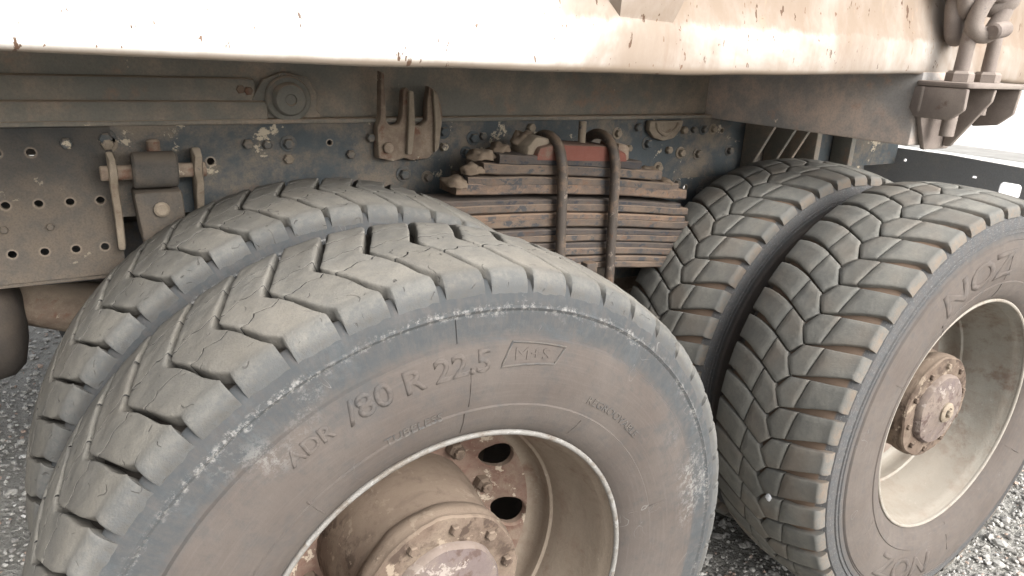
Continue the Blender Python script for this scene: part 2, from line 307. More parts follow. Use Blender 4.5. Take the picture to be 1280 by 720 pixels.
def plate(name, outline, holes, y0, y1, mat, parent, ring=1.55, dens=.045):
    """upright plate in the x-z plane with round holes cut through; a rim of caked dust round each hole"""
    P = []; E = []
    def loop(pts):
        k = len(P); P.extend(Vector(p) for p in pts); n = len(pts); E.extend((k+i, k+(i+1) % n) for i in range(n))
    ol = []
    for i, a in enumerate(outline):
        b = outline[(i+1) % len(outline)]; n = max(1, int(math.hypot(b[0]-a[0], b[1]-a[1])/dens))
        ol += [(a[0]+(b[0]-a[0])*t/n, a[1]+(b[1]-a[1])*t/n) for t in range(n)]
    loop(ol)
    def circ(h, k, n=14): return [(h[0]+h[2]*k*math.cos(2*math.pi*i/n), h[1]+h[2]*k*math.sin(2*math.pi*i/n)) for i in range(n)]
    for h in holes: loop(circ(h, 1.)); loop(circ(h, ring)); 
    vs_, es_, fs_ = delaunay_2d_cdt(P, E, [], 1, 1e-5)[:3]
    def inside(p):
        c = False; n = len(outline)
        for i in range(n):
            (x1, z1), (x2, z2) = outline[i], outline[(i+1) % n]
            if (z1 > p[1]) != (z2 > p[1]) and p[0] < (x2-x1)*(p[1]-z1)/(z2-z1)+x1: c = not c
        return c
    keep = []
    for f in fs_:
        cx = sum(vs_[i].x for i in f)/len(f); cz = sum(vs_[i].y for i in f)/len(f)
        if inside((cx, cz)) and not any(math.hypot(cx-h[0], cz-h[1]) < h[2]*.97 for h in holes): keep.append(tuple(f))
    n = len(vs_); V = [(v.x, y0, v.y) for v in vs_]+[(v.x, y1, v.y) for v in vs_]
    cnt = {}
    for f in keep:
        for i in range(len(f)): cnt.setdefault(frozenset((f[i], f[(i+1) % len(f)])), []).append((f[i], f[(i+1) % len(f)]))
    Fc = list(keep)+[tuple(i+n for i in f[::-1]) for f in keep]
    for e, l in cnt.items():
        if len(l) == 1: a, b = l[0]; Fc.append((b, a, a+n, b+n))
    me = mesh(name, V, Fc, 30); o = ob(name, me, mat, parent)
    at = me.attributes.new('dust', 'FLOAT', 'POINT')
    for i, v in enumerate(me.vertices):
        d = min([math.hypot(v.co.x-h[0], v.co.z-h[1])/h[2] for h in holes] or [9]); at.data[i].value = 1. if d < 1.1 else 0.
    return o
def tag(o, label=None, cat=None, group=None, kind=None):
    for k, v in (('label', label), ('category', cat), ('group', group), ('kind', kind)):
        if v: o[k] = v
    return o

# ------------------------------------------------------------------ ground
def grid(name, x0, x1, y0, y1, z, nx, ny, mat, amp=0, sc=1):
    V = []; 
    for j in range(ny+1):
        for i in range(nx+1):
            x = x0+(x1-x0)*i/nx; y = y0+(y1-y0)*j/ny; V.append((x, y, z+(mnoise.noise(Vector((x*sc, y*sc, 3)))*amp if amp else 0)))
    Fc = [(j*(nx+1)+i, j*(nx+1)+i+1, (j+1)*(nx+1)+i+1, (j+1)*(nx+1)+i) for j in range(ny) for i in range(nx)]
    return ob(name, mesh(name, V, Fc, 80), mat)
tag(grid('ground', -400, 400, -400, 400, -.026, 8, 8, 'ground'), 'grey grit ground reaching to the horizon', kind='structure')
tag(grid('concrete_yard', 7.5, 60, -30, 60, -.018, 6, 6, 'concrete'), 'pale concrete yard beyond the rear of the truck', kind='structure')
tag(grid('drain_strip', 12.2, 13.6, -30, 60, -.013, 2, 20, 'strip'), 'grey strip across the pale concrete yard', kind='structure')
def gravel():
    rng = np.random.default_rng(3)
    bm = bmesh.new(); bmesh.ops.create_icosphere(bm, subdivisions=1, radius=1); bv = np.array([v.co[:] for v in bm.verts]); bf = np.array([[v.index for v in f.verts] for f in bm.faces]); bm.free()
    base = []
    for k in range(12):
        v = bv*(1+rng.uniform(-.28, .28, (len(bv), 1))); v *= np.array([1, rng.uniform(.6, 1), rng.uniform(.45, .8)]); base.append(v)
    pos = []; 
    for n, (x0, x1, y0, y1), (s0, s1) in ((26000, (.6, 3.4, -.5, 1.5), (.002, .006)), (4200, (.6, 3.4, -.5, 1.5), (.006, .012)), (650, (.7, 3.0, -.4, 1.2), (.011, .021)),
                                 (16000, (-2.2, .4, 1.2, 4.5), (.004, .010)), (900, (-2.2, .4, 1.2, 4.5), (.010, .018)), (3000, (-1.6, .7, -1.2, .9), (.004, .010))):
        x = rng.uniform(x0, x1, n); y = rng.uniform(y0, y1, n); s = s0+(s1-s0)*rng.random(n)**2
        pos.append(np.stack([x, y, s], 1))
    pos = np.concatenate(pos); N = len(pos); nv = len(bv)
    V = np.zeros((N, nv, 3)); a = rng.uniform(0, 6.283, N); idx = rng.integers(0, 12, N); B = np.array(base)[idx]
    ca, sa = np.cos(a)[:, None], np.sin(a)[:, None]; s = pos[:, 2][:, None]
    V[:, :, 0] = pos[:, 0][:, None]+(B[:, :, 0]*ca-B[:, :, 1]*sa)*s; V[:, :, 1] = pos[:, 1][:, None]+(B[:, :, 0]*sa+B[:, :, 1]*ca)*s
    V[:, :, 2] = -.022+B[:, :, 2]*s+s*.25
    Fc = (bf[None]+(np.arange(N)*nv)[:, None, None]).reshape(-1, 3)
    m = bpy.data.meshes.new('gravel'); m.from_pydata(V.reshape(-1, 3).tolist(), [], Fc.tolist())
    at = m.attributes.new('tone', 'FLOAT', 'POINT'); at.data.foreach_set('value', np.repeat(rng.random(N), nv).astype(np.float32))
    o = ob('gravel', m, 'stone'); tag(o, 'loose grey and tan gravel under and around the wheels', 'gravel', kind='stuff')
gravel()

# ------------------------------------------------------------------ the truck
truck = bpy.data.objects.new('dump_truck', None); col.objects.link(truck); truck.empty_display_size = .2
tag(truck, 'dusty tandem-axle dump truck with white bed, dual tyres and rusty leaf spring', 'truck')
YC = 1.21                                           # centre line of the truck

# --- tyres and their tread
PROF = [(.288, -.112), (.296, -.126), (.303, -.136), (.316, -.148), (.335, -.157), (.352, -.1615), (.354, -.1595), (.375, -.165), (.40, -.1675), (.425, -.1665), (.449, -.1625), (.4515, -.1585), (.468, -.157), (.486, -.1555),
        (.4905, -.158), (.4935, -.156), (.4985, -.153), (.5025, -.1475), (.507, -.140), (.5135, -.125), (.519, -.10), (.522, 0)]
def side_y(r):
    for (r0, y0), (r1, y1) in zip(PROF, PROF[1:]):
        if r0 <= r <= r1: return y0+(y1-y0)*(r-r0)/(r1-r0+1e-9)
    return -.16
front_prof = PROF[:-6]+[(.4945, -.1560), (.503, -.1538), (.5115, -.1495), (.5185, -.1435), (.5235, -.1375), (.5245, -.133), (.5205, -.127), (.5215, -.12), (.524, -.10), (.528, 0)]
rear_prof = PROF[:11]+[(.4515, -.160), (.4535, -.1625), (.4555, -.160), (.466, -.1585), (.4675, -.161), (.4695, -.1585), (.476, -.158), (.4775, -.1605), (.4795, -.1575), (.490, -.156), (.4985, -.153), (.5025, -.1475), (.508, -.140), (.519, -.125), (.527, -.10), (.531, 0)]
def tyre_mesh(kind):
    mb = MB(); prof = PROF+[(r, -y) for r, y in PROF[-2::-1]]
    if kind == 'f': prof = front_prof+[(r, -y) for r, y in front_prof[-2::-1]]
    if kind == 'r': prof = rear_prof+[(r, -y) for r, y in rear_prof[-2::-1]]
    mb.revolve(prof, 160)
    for k, (a, ra, rb) in enumerate([(-2, .315, .352), (-1, .36, .418), (-3, .452, .484), (32, .318, .345), (75, .318, .385), (-38, .32, .36), (-64, .33, .40), (118, .32, .38), (170, .32, .40), (-120, .32, .40)]):   # moulding lines
        th = R(a); w = .0011; V = []
        for r in (ra, (ra+rb)/2, rb):
            for d, e in ((-w, .0005), (0, -.0016), (w, .0005)):
                V.append((r*math.sin(th)+d*math.cos(th), side_y(r)+e, r*math.cos(th)-d*math.sin(th)))
        mb.add(V, [(0, 1, 4, 3), (1, 2, 5, 4), (3, 4, 7, 6), (4, 5, 8, 7)])
    return mesh('tyre', mb.V, mb.F, 28)
def poly(pts, y):
    if y <= pts[0][0]: return pts[0][1]
    for (a, ta), (b, tb) in zip(pts, pts[1:]):
        if y <= b: return ta+(tb-ta)*(y-a)/(b-a)
    return pts[-1][1]
def rtop(y): return .5435-.0165*(abs(y)/.142)**2.6
def rfloor(y): return poly([(-.152, .5055), (-.140, .506), (-.125, .5135), (-.10, .519), (0, .522), (.10, .519), (.125, .5135), (.14, .506), (.152, .5055)], y)-.003
def block(us, ys, TH, YY, seed, rmin, slots=(), round_=.0035, amp=.0011, sh=.0115, edge=1., up=0.):
    """one tread block on a u-v grid: TH(u,y) angle in degrees, YY(u,v) axial place; slots are (v, depth) sipes"""
    nu, nv = len(us), len(ys); V = []; S = []
    def pos(u, v, r):
        y = YY(u, v); y += .0012*mnoise.noise(Vector((u*4, v*9, seed)))
        th = R(TH(u, y)+.10*mnoise.noise(Vector((u*5+3, y*55, seed*1.3)))+.07*mnoise.noise(Vector((u*9+3, y*190, seed*1.3))))
        return (r*math.sin(th), y, r*math.cos(th)), y
    for i, u in enumerate(us):
        for j, (v, dep) in enumerate(ys):
            p, y = pos(u, v, 1.)
            e = 0
            if i in (0, nu-1): e += round_*.75*edge
            if j in (0, nv-1) and abs(y) < .11: e += round_*.9
            r = rtop(y)+up-e-dep+amp*mnoise.noise(Vector((u*3, y*60, seed*2.7)))
            th = math.atan2(p[0], p[2]); V.append((r*math.sin(th), y, r*math.cos(th))); S.append(1. if dep > 0 else 0.)
    top = len(V); ring = [(i, 0) for i in range(nu)]+[(nu-1, j) for j in range(1, nv)]+[(i, nv-1) for i in range(nu-2, -1, -1)]+[(0, j) for j in range(nv-2, 0, -1)]
    n = len(ring)
    ST = (.12, .3, .5, .72, 1.)
    for f in ST:
        for i, j in ring:
            x, y, z = V[i*nv+j]; th = math.atan2(x, z); rt = math.hypot(x, z); thc = R(TH(.5, y)); th += (th-thc)*.06*f
            end = j in (0, nv-1) and abs(y) > .11; sg = 1 if y > 0 else -1
            rb = rfloor(y+sg*(sh if end else 0)); g = 1-math.cos(f*math.pi/2) if end else f
            yo = y+(sg*sh*math.sin(f*math.pi/2) if end else 0); rm = rt+(rb-rt)*g
            V.append((rm*math.sin(th), yo, rm*math.cos(th))); S.append(S[i*nv+j])
    Fc = [(i*nv+j, (i+1)*nv+j, (i+1)*nv+j+1, i*nv+j+1) for i in range(nu-1) for j in range(nv-1)]
    for k in range(n):
        a = ring[k]; b = ring[(k+1) % n]; Fc.append((a[0]*nv+a[1], b[0]*nv+b[1], top+(k+1) % n, top+k))
        for q in range(len(ST)-1):
            t0 = top+n*q; Fc.append((t0+k, t0+(k+1) % n, t0+n+(k+1) % n, t0+n+k))
    return V, Fc, S
NF, NR = 50, 46
def rows(a, b, n, slots=(), w=.0052):
    s = {}
    e = .012
    for v in [a, a+e, *[a+(b-a)*k/n for k in range(1, n)], b-e, b]: s[round(v, 4)] = 0.
    for c, d in slots:
        for k in [k for k in s if abs(k-c) < w*3]: del s[k]
        s[c-w] = 0.; s[c-w*.75] = d; s[c+w*.75] = d; s[c+w] = 0.
    return sorted(s.items())
LF = [(-.150, .1), (-.135, -.1), (-.11, -2.0), (-.06, -4.0), (-.028, -5.75), (-.022, -5.7), (.03, -3.4), (.09, -1.0), (.15, .9)]
GF = [(-.150, 1.4), (-.13, 1.4), (-.11, 1.05), (-.08, .75), (-.05, .65), (-.03, .9), (-.02, 1.25), (.15, 1.3)]
def front_block(seed):
    P = 360/NF; rnd = random.Random(seed)
    def TH(u, y):
        g = poly(GF, y); c = poly(LF, y); return c+g/2+u*(P-g)
    def YY(u, v):
        wig = .003*math.sin(u*11+seed)+.006*mnoise.noise(Vector((u*6, v*3, seed+5)))
        k = min(1, min(v, 1-v)*12); return -.1285+v*.257+wig*k+(.01*(u-.5)*k)
    us = [0, .035, .12, .22, .32, .42, .52, .62, .72, .82, .91, .965, 1]
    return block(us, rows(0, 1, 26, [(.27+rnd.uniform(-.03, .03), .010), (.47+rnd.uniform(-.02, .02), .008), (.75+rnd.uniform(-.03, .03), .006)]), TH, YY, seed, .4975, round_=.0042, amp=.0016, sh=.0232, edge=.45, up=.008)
LRn = [(-.15, .2), (-.14, 0), (-.08, -1.9), (-.023, -3.7), (.03, -5.4)]
LRf = [(-.06, -10.5), (0, -6.8), (.06, -3.4), (.10, -1.8), (.125, -1.2), (.15, -1.0)]
def rear_block(which, seed):
    P = 360/NR
    near = which < 2; line = LRn if near else LRf
    gap = [(-.15, 2.3), (-.11, 2.0), (-.06, .95), (-.03, .5), (0, .42), (.06, .6), (.10, 1.2), (.15, 1.8)]
    def TH(u, y):
        g = poly(gap, y); return poly(line, y)-P*u-g/2*(1-2*u)
    zig = lambda u: .0225*(1-abs(u-.44)/.44 if u < .44 else 1-(u-.44)/.56)
    cut = lambda u: (-.063+.012*(u-.5)) if near else (.048+.012*(u-.5))
    def YY(u, v):
        if which == 0: a, b = -.1405, cut(u)-.0012
        elif which == 1: a, b = cut(u)+.0012, -.0245+zig(u)
        elif which == 2: a, b = .0015-zig(u), cut(u)-.0012
        else: a, b = cut(u)+.0012, .1405
        return a+(b-a)*v
    us = [0, .05, .25, .44, .62, .8, .95, 1]
    return block(us, [(v, 0) for v in (0, .04, .25, .5, .75, .96, 1)], TH, YY, seed, .4975, round_=.0022, amp=.0008)
def rot_y(V, a):
    c, s = math.cos(a), math.sin(a); return [(x*c+z*s, y, -x*s+z*c) for x, y, z in V]
BF = [front_block(s) for s in range(5)]; BR = [[rear_block(w, s*4+w) for s in range(3)] for w in range(4)]
def block_mesh(V, Fc, S):
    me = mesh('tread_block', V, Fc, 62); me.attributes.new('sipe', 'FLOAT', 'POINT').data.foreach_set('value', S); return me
MF = [block_mesh(*b) for b in BF]; MR = [[block_mesh(*b) for b in l] for l in BR]
TYM = {'f': tyre_mesh('f'), 'r': tyre_mesh('r')}; TYM['f'].materials.append(MT['side_f']); TYM['r'].materials.append(MT['side_r'])
def tread(wheel, kind, lo, hi, shift, turn=0.):
    rest = MB(); rnd = random.Random(hash((kind, lo)) & 255)
    N = NF if kind == 'f' else NR
    for k in range(N):
        a = (k*360/N+shift+180) % 360-180; vis = lo <= a <= hi
        for w in range(1 if kind == 'f' else 4):
            s = rnd.randrange(5 if kind == 'f' else 3)
            if vis:
                o = ob('tread_block', MF[s] if kind == 'f' else MR[w][s], 'tread_'+kind, wheel); o.rotation_euler = (0, R(a), turn)
            else:
                V, Fc, _ = BF[s] if kind == 'f' else BR[w][s]; rest.add(rot_y(V, R(a)), Fc)
    o = rest.build('tread_pattern', 'tread_'+kind, wheel); o['kind'] = 'stuff'; o.rotation_euler = (0, 0, turn)

# --- rims and hubs
BAR = [(.2955, .012), (.301, .006), (.3025, .001), (.3015, -.002), (.298, -.003), (.2955, .000), (.2945, .006), (.290, .014), (.286, .028), (.281, .055), (.274, .080), (.2665, .103), (.2625, .122), (.261, .132), (.2565, .136), (.2555, .146), (.257, .154), (.2555, .166), (.252, .176), (.2465, .183), (.2385, .186),
       (.2385, .196), (.25, .196), (.262, .185), (.264, .17), (.268, .21), (.29, .235), (.299, .245), (.3005, .249), (.303, .247), (.30, .238), (.292, .225), (.270, .195), (.268, .15), (.272, .118), (.28, .09), (.289, .05)]
def rim_mesh():
    mb = MB(); mb.revolve(BAR, 128, closed=True)
    # disc with ten round hand holes, in polar strips
    holes = [R(22+36*k) for k in range(10)]; P = []; E = []
    def loop(pts):
        k = len(P); P.extend(Vector(p) for p in pts); n = len(pts); E.extend((k+i, k+(i+1) % n) for i in range(n))
    ci = lambda cx, cz, r, n: [(cx+r*math.sin(2*math.pi*i/n), cz+r*math.cos(2*math.pi*i/n)) for i in range(n)]
    loop(ci(0, 0, .2385, 96)); loop(ci(0, 0, .10, 48)); loop(ci(0, 0, .165, 64)); loop(ci(0, 0, .178, 64)); H = [(.210*math.sin(a), .210*math.cos(a)) for a in holes]
    for h in H: loop(ci(*h, .0285, 20)); loop(ci(*h, .033, 20))
    vs_, es_, fs_ = delaunay_2d_cdt(P, E, [], 1, 1e-6)[:3]
    keep = []
    for f in fs_:
        c = sum((vs_[i] for i in f), Vector((0, 0)))/len(f)
        if .098 < c.length < .2385 and not any((c-Vector(h)).length < .0283 for h in H): keep.append(tuple(f))
    def yy(p):
        d = min((p-Vector(h)).length for h in H); return poly([(.09, .232), (.165, .230), (.178, .224), (.19, .212), (.21, .196), (.226, .189), (.2375, .186), (.25, .186)], p.length)+.003*(d < .0305)
    n = len(vs_); V = [(v.x, yy(v), v.y) for v in vs_]+[(v.x, yy(v)+.011, v.y) for v in vs_]; cnt = {}
    for f in keep:
        for i in range(len(f)): cnt.setdefault(frozenset((f[i], f[(i+1) % len(f)])), []).append((f[i], f[(i+1) % len(f)]))
    Fc = list(keep)+[tuple(i+n for i in f[::-1]) for f in keep]
    for l in cnt.values():
        if len(l) == 1: a, b = l[0]; Fc.append((b, a, a+n, b+n))
    mb.add(V, Fc)
    me = mesh('wheel', mb.V, mb.F, 32)
    me.materials.append(None); me.materials.append(None)
    for p_ in me.polygons:
        if math.hypot(p_.center.x, p_.center.z) < .2388: p_.material_index = 1
    return me
RIM = rim_mesh(); RIM_R = RIM.copy()
for me_, a_, b_ in ((RIM, 'rim_f', 'disc_f'), (RIM_R, 'rim_r', 'disc_r')): me_.materials[0] = MT[a_]; me_.materials[1] = MT[b_]
LIP = MB(); LIP.revolve([(.3005, -.0025), (.3030, -.001), (.3035, -.004), (.302, -.0058), (.2985, -.0062), (.2955, -.004), (.2952, -.0005), (.2975, -.0035)], 128, closed=True); LIP = mesh('rim_lip', LIP.V, LIP.F, 60)
LIP_R = LIP.copy()
TO = .135                                            # outer flange plane to tyre middle plane
DUAL = {'f': .41, 'r': .385}
def text_ring(s, th0, th1, r0, r1, parent, up=1, depth=.0022, bold=True, mat='letter'):
    """raised lettering following the sidewall between two angles and two radii"""
    cu = bpy.data.curves.new('t', 'FONT'); cu.body = s; cu.size = 1; cu.extrude = 0; cu.resolution_u = 3
    if bold: cu.offset = .022
    t = bpy.data.objects.new('t', cu); col.objects.link(t); dg = bpy.context.evaluated_depsgraph_get()
    me = bpy.data.meshes.new_from_object(t.evaluated_get(dg)); bpy.data.objects.remove(t); bpy.data.curves.remove(cu)
    bm = bmesh.new(); bm.from_mesh(me); bmesh.ops.remove_doubles(bm, verts=bm.verts, dist=1e-4)
    xs = [v.co.x for v in bm.verts]; x0, x1 = min(xs), max(xs)
    bmesh.ops.subdivide_edges(bm, edges=[e for e in bm.edges if e.calc_length() > .2], cuts=2)
    ex = bmesh.ops.extrude_face_region(bm, geom=bm.faces[:]); low = {v for v in ex['geom'] if isinstance(v, bmesh.types.BMVert)}
    for v in bm.verts:
        fx = (v.co.x-x0)/(x1-x0); fz = v.co.y/.72
        r = r0+(r1-r0)*fz if up > 0 else r1-(r1-r0)*fz
        th = R(th0+(th1-th0)*fx); y = side_y(r)+(.0012 if v in low else -depth); v.co = (r*math.sin(th), y, r*math.cos(th))
    bmesh.ops.recalc_face_normals(bm, faces=bm.faces); bm.to_mesh(me); bm.free(); me.name = 'raised_lettering'
    me.materials.clear(); return ob('raised_lettering', me, mat, parent)
def ring_bar(pts, parent, name, w=.0016, h=.0018):
    mb = MB(); n = []
    for (t0, ra), (t1, rb) in zip(pts, pts[1:]):
        for k in range(8):
            a = k/8; n.append((t0+(t1-t0)*a, ra+(rb-ra)*a))
    mb.tube([((r)*math.sin(R(t)), side_y(r)-.0006, r*math.cos(R(t))) for t, r in n], w, 6, closed=True)
    return mb.build(name, 'letter', parent)
def wheel(kind, x, outer, lo=0, hi=0, shift=0, side=1, blocks=True):
    me = RIM if kind == 'f' else RIM_R
    w = ob('wheel', me, None, truck)
    if outer: w.location = (x, 0, .52)
    else: w.location = (x, 2*TO+DUAL[kind], .52); w.rotation_euler = (0, 0, math.pi)       # inner rim is turned round, disc to disc
    if side < 0:
        w.location.y = 2*YC-w.location.y; w.rotation_euler.z += math.pi
    t = ob('tyre', TYM[kind], None, w, (0, TO, 0))
    if outer and side > 0: ob('rim_lip', LIP if kind == 'f' else LIP_R, 'lip_'+kind, w)
    return w, t
def wheel_set(kind, x):
    spec = {'f': ((-90, 108), (-82, 60)), 'r': ((-135, 30), (-115, 40))}[kind]
    out = []
    for i, outer in enumerate((True, False)):
        w, t = wheel(kind, x, outer)
        # tread blocks: parts of the wheel, measured in tyre space
        pivot_y = TO
        lo, hi = spec[i]; shift = {('f', True): -18.35, ('f', False): -12.6-7.2, ('r', True): -68.2, ('r', False): -66}[(kind, outer)]
        before = set(o.name for o in w.children)
        flip = not outer
        tread(w, kind, lo, hi, shift, math.pi if flip else 0.)
        for o in w.children:
            if o.name not in before: o.location = (0, TO, 0)
        out.append(w)
    for outer in (True, False): wheel(kind, x, outer, side=-1)
    return out
L = 1.3617
fw = wheel_set('f', 0); rw = wheel_set('r', L)
tag(fw[0], 'front dual wheel, outer: dusty chevron tread and rust-brown deep rim'); tag(fw[1], 'front dual wheel, inner: dusty chevron tread')
tag(rw[0], 'rear dual wheel, outer: grey block tread and cream deep rim'); tag(rw[1], 'rear dual wheel, inner: grey block tread')
def put(o): o.location = (0, TO, 0); return o
w = fw[0]
put(text_ring('/80 R 22.5', -24, 3, .410, .441, w, mat='side_f', depth=.0010)); put(text_ring('M+S', 8, 15.6, .421, .438, w, depth=.0010, mat='side_f', bold=False))
put(ring_bar([(5.2, .4125), (17, .4165), (18.8, .442), (7.2, .4455), (5.2, .4125)], w, 'raised_frame'))
put(text_ring('TUBELESS', -20, -7, .352, .364, w, depth=.001, bold=False)); put(text_ring('REGROOVABLE', 30, 50, .372, .384, w, depth=.001, bold=False))
put(text_ring('ADR', -35, -26.5, .412, .432, w, mat='side_f', depth=.0011))
w = rw[0]
put(text_ring('NOZ', -36, 1, .374, .434, w, mat='side_r', depth=.0014)); put(text_ring('NOZ', -178, -141, .374, .434, w, mat='side_r', depth=.0014))

def hub(w, kind):
    mb = MB(); mb.revolve([(.148, .292), (.146, .24), (.142, .19), (.138, .15), (.1335, .12), (.1325, .092), (.1355, .088), (.137, .078), (.137, .066), (.134, .061), (.134, .053), (.131, .049), (.094, .048), (.09, .049)], 72)
    h = mb.build('hub', 'hub', w); jitter(h, .003, 18); jitter(h, .0016, 60); tag(h, 'drum-shaped axle hub caked in brown mud')
    mb = MB(); mb.revolve([(.0925, .050), (.0915, .040), (.087, .034), (.06, .029), (.035, .0265), (.031, .024), (.012, .022), (.001, .022)], 64)
    c = mb.build('hub_cap', 'cap', w); jitter(c, .0022, 25); jitter(c, .0012, 80)
    n = 10
    for k in range(n):
        a = R(k*360/n+(8 if kind == 'f' else 5)); mb = MB(); mb.hexbolt((.113*math.sin(a), .049, .113*math.cos(a)), (0, -1, 0), .0092 if kind == 'f' else .0078, .010 if kind == 'f' else .007); mb.build('hub_bolt', 'hub', w, 20)
    if kind == 'r':
        mb = MB(); mb.revolve([(.026, .026), (.026, .019), (.022, .016), (.014, .0155), (.013, .019), (.001, .019)], 32); mb.build('hub_plug', 'tan', w)
        mb = MB(); mb.hexbolt((0, .021, 0), (0, -1, 0), .011, .012); mb.build('hub_bolt', 'tan', w, 20)
    for k in range(10):                             # wheel nuts on the disc
        a = R(k*36+2); mb = MB(); mb.hexbolt((.1675*math.sin(a), .229, .1675*math.cos(a)), (0, -1, 0), .0155, .022); mb.cyl((.1675*math.sin(a), .22, .1675*math.cos(a)), (.1675*math.sin(a), .198, .1675*math.cos(a)), .010, 10); mb.build('wheel_nut', 'hub', w, 20)
hub(fw[0], 'f'); hub(rw[0], 'r')
for x in (0, L):                                    # axle housings
    mb = MB(); mb.tube([(x, .25, .52), (x, .55, .52), (x, .75, .52), (x, .95, .52), (x, 1.1, .52), (x, 1.3, .52), (x, 1.5, .52), (x, 1.7, .52), (x, 2.15, .52)], [.085, .085, .09, .12, .19, .19, .12, .09, .085], 24); mb.build('axle_housing', 'rust', truck)

# --- chassis
def bolt_on(rail, x, z, y, r=.011, h=.011, mat='frame', washer=True):
    mb = MB()
    if washer: mb.cyl((x, y, z), (x, y-.003, z), r*1.55, 16, .1)
    mb.hexbolt((x, y-.002, z), (0, -1, 0), r, h); o = mb.build('bolt', mat, rail, 20); return o
WEB = .775
holes = [(-.471, 1.113, .0078), (-.521, 1.113, .0075), *[(x, 1.021, .0078) for x in (-.522, -.472, -.423, -.374)], (-.173, 1.085, .0075), (.07, 1.116, .006), (.62, 1.118, .006), (1.26, 1.12, .007), (1.5, 1.11, .008), (1.75, 1.11, .008)]
rail = plate('frame_rail', [(-2.2, .985), (2.18, .985), (2.18, 1.157), (-2.2, 1.157)], holes, WEB, WEB+.009, 'frame', truck, dens=.1)
mb = MB(); mb.box(-2.2, 2.18, WEB-.010, WEB+.085, 1.1575, 1.1675, .0045); mb.build('flange', 'sub', rail)
mb = MB(); mb.box(-2.2, 2.18, WEB+.0095, WEB+.085, .985, .994, .003); mb.build('flange', 'frame', rail)
gus = plate('gusset_plate', [(-1.3, .876), (-.347, .876), (-.343, 1.156), (-1.3, 1.156)],
            [(-.471, 1.113, .0075), (-.521, 1.113, .0072)]+[(x, 1.021, .0072) for x in (-.522, -.472, -.423, -.374)]+[(x, .931, .0072) for x in (-.575, -.525, -.475, -.425, -.377)], WEB-.006, WEB-.001, 'plate', truck)
mb = MB(); mb.box(-1.3, -.35, WEB+.0, WEB+.08, .866, .8755, .002); mb.build('flange', 'plate', gus)
rnd = random.Random(5)
for x, z in [(-.415, 1.128), (-.35, 1.125), (-.352, 1.135), (-.10, 1.118), (-.062, 1.116), (-.018, 1.116), (-.02, 1.085), (.115, 1.09), (.16, 1.125), (.34, 1.10), (.42, 1.118), (.445, 1.122), (.40, 1.085), (.34, 1.135), (.50, 1.085), (.58, 1.14), (.86, 1.12), (.90, 1.08), (.97, 1.09), (1.05, 1.07), (1.10, 1.125), (1.14, 1.125), (1.18, 1.125), (1.22, 1.125), (1.10, 1.06), (1.17, 1.055), (1.3, 1.06), (1.4, 1.12), (.93, 1.135), (1.02, 1.02), (.30, 1.03), (.24, 1.04)]:
    bolt_on(rail, x, z, WEB, rnd.uniform(.0095, .012), rnd.uniform(.009, .014), 'tan' if rnd.random() < .2 else 'frame', rnd.random() < .5)
for x, z in [(-.46, .978), (-.53, .978), (-.60, 1.05)]: bolt_on(gus, x, z, WEB-.006, .007, .006, 'plate', False)
tr = plate('trunnion_plate', [(.16, .70), (2.0, .70), (2.0, .9845), (.16, .9845)], [(x, .955, .008) for x in (.9, .98, 1.06, 1.14)], WEB+.002, WEB+.012, 'frame', truck, dens=.1)
for x, z in [(1.0, .93), (1.1, .97), (1.2, .94), (1.3, .96)]: bolt_on(tr, x, z, WEB+.002, .011, .012, 'frame')
# the far rail
mb = MB(); mb.box(-2.2, 2.18, 2*YC-WEB-.009, 2*YC-WEB, .985, 1.166, .003); mb.build('frame_rail', 'dark', truck)
for x in (-1.2, -.85, .68, 1.75, 2.1):
    mb = MB(); mb.box(x-.06, x+.06, WEB+.012, 2*YC-WEB-.012, 1.0, 1.14, .006); mb.build('cross_member', 'dark', truck)

# subframe of the tipping gear, with its stepped side tubes and pivot boss
mb = MB(); mb.box(-2.2, 2.0, WEB+.018, WEB+.09, 1.1665, 1.335, .006); sub = mb.build('subframe_rail', 'sub', truck)
mb = MB(); mb.box(-2.2, -.075, WEB+.004, WEB+.04, 1.19, 1.247, .010); mb.build('side_tube', 'sub', sub)
mb = MB(); mb.box(-2.2, -.055, WEB-.008, WEB+.038, 1.16, 1.2035, .010); mb.build('side_tube', 'sub', sub)
mb = MB(); mb.prism([(-.085, 1.168), (-.085, 1.205), (-.06, 1.245), (-.02, 1.26), (.03, 1.25), (.05, 1.215), (.045, 1.185), (.06, 1.168)], WEB+.003, WEB+.0175, 'y', .003); mb.build('pivot_plate', 'sub', sub)
def discs(name, x, z, y, rings, mat, parent):
    mb = MB(); mb.revolve(rings, 40); mb.V = [(a+x, b+y, c+z) for a, b, c in mb.V]; return mb.build(name, mat, parent)
discs('pivot_boss', -.014, 1.207, WEB+.003, [(.046, .002), (.046, -.008), (.043, -.012), (.034, -.012), (.032, -.026), (.029, -.030), (.012, -.030), (.010, -.026), (.001, -.026)], 'sub', sub)
for x, z in [(-.105, 1.225), (-.09, 1.222)]:
    mb = MB(); mb.hexbolt((x, WEB+.008, z), (0, -1, 0), .009, .008); mb.build('bolt', 'rust', sub, 20)
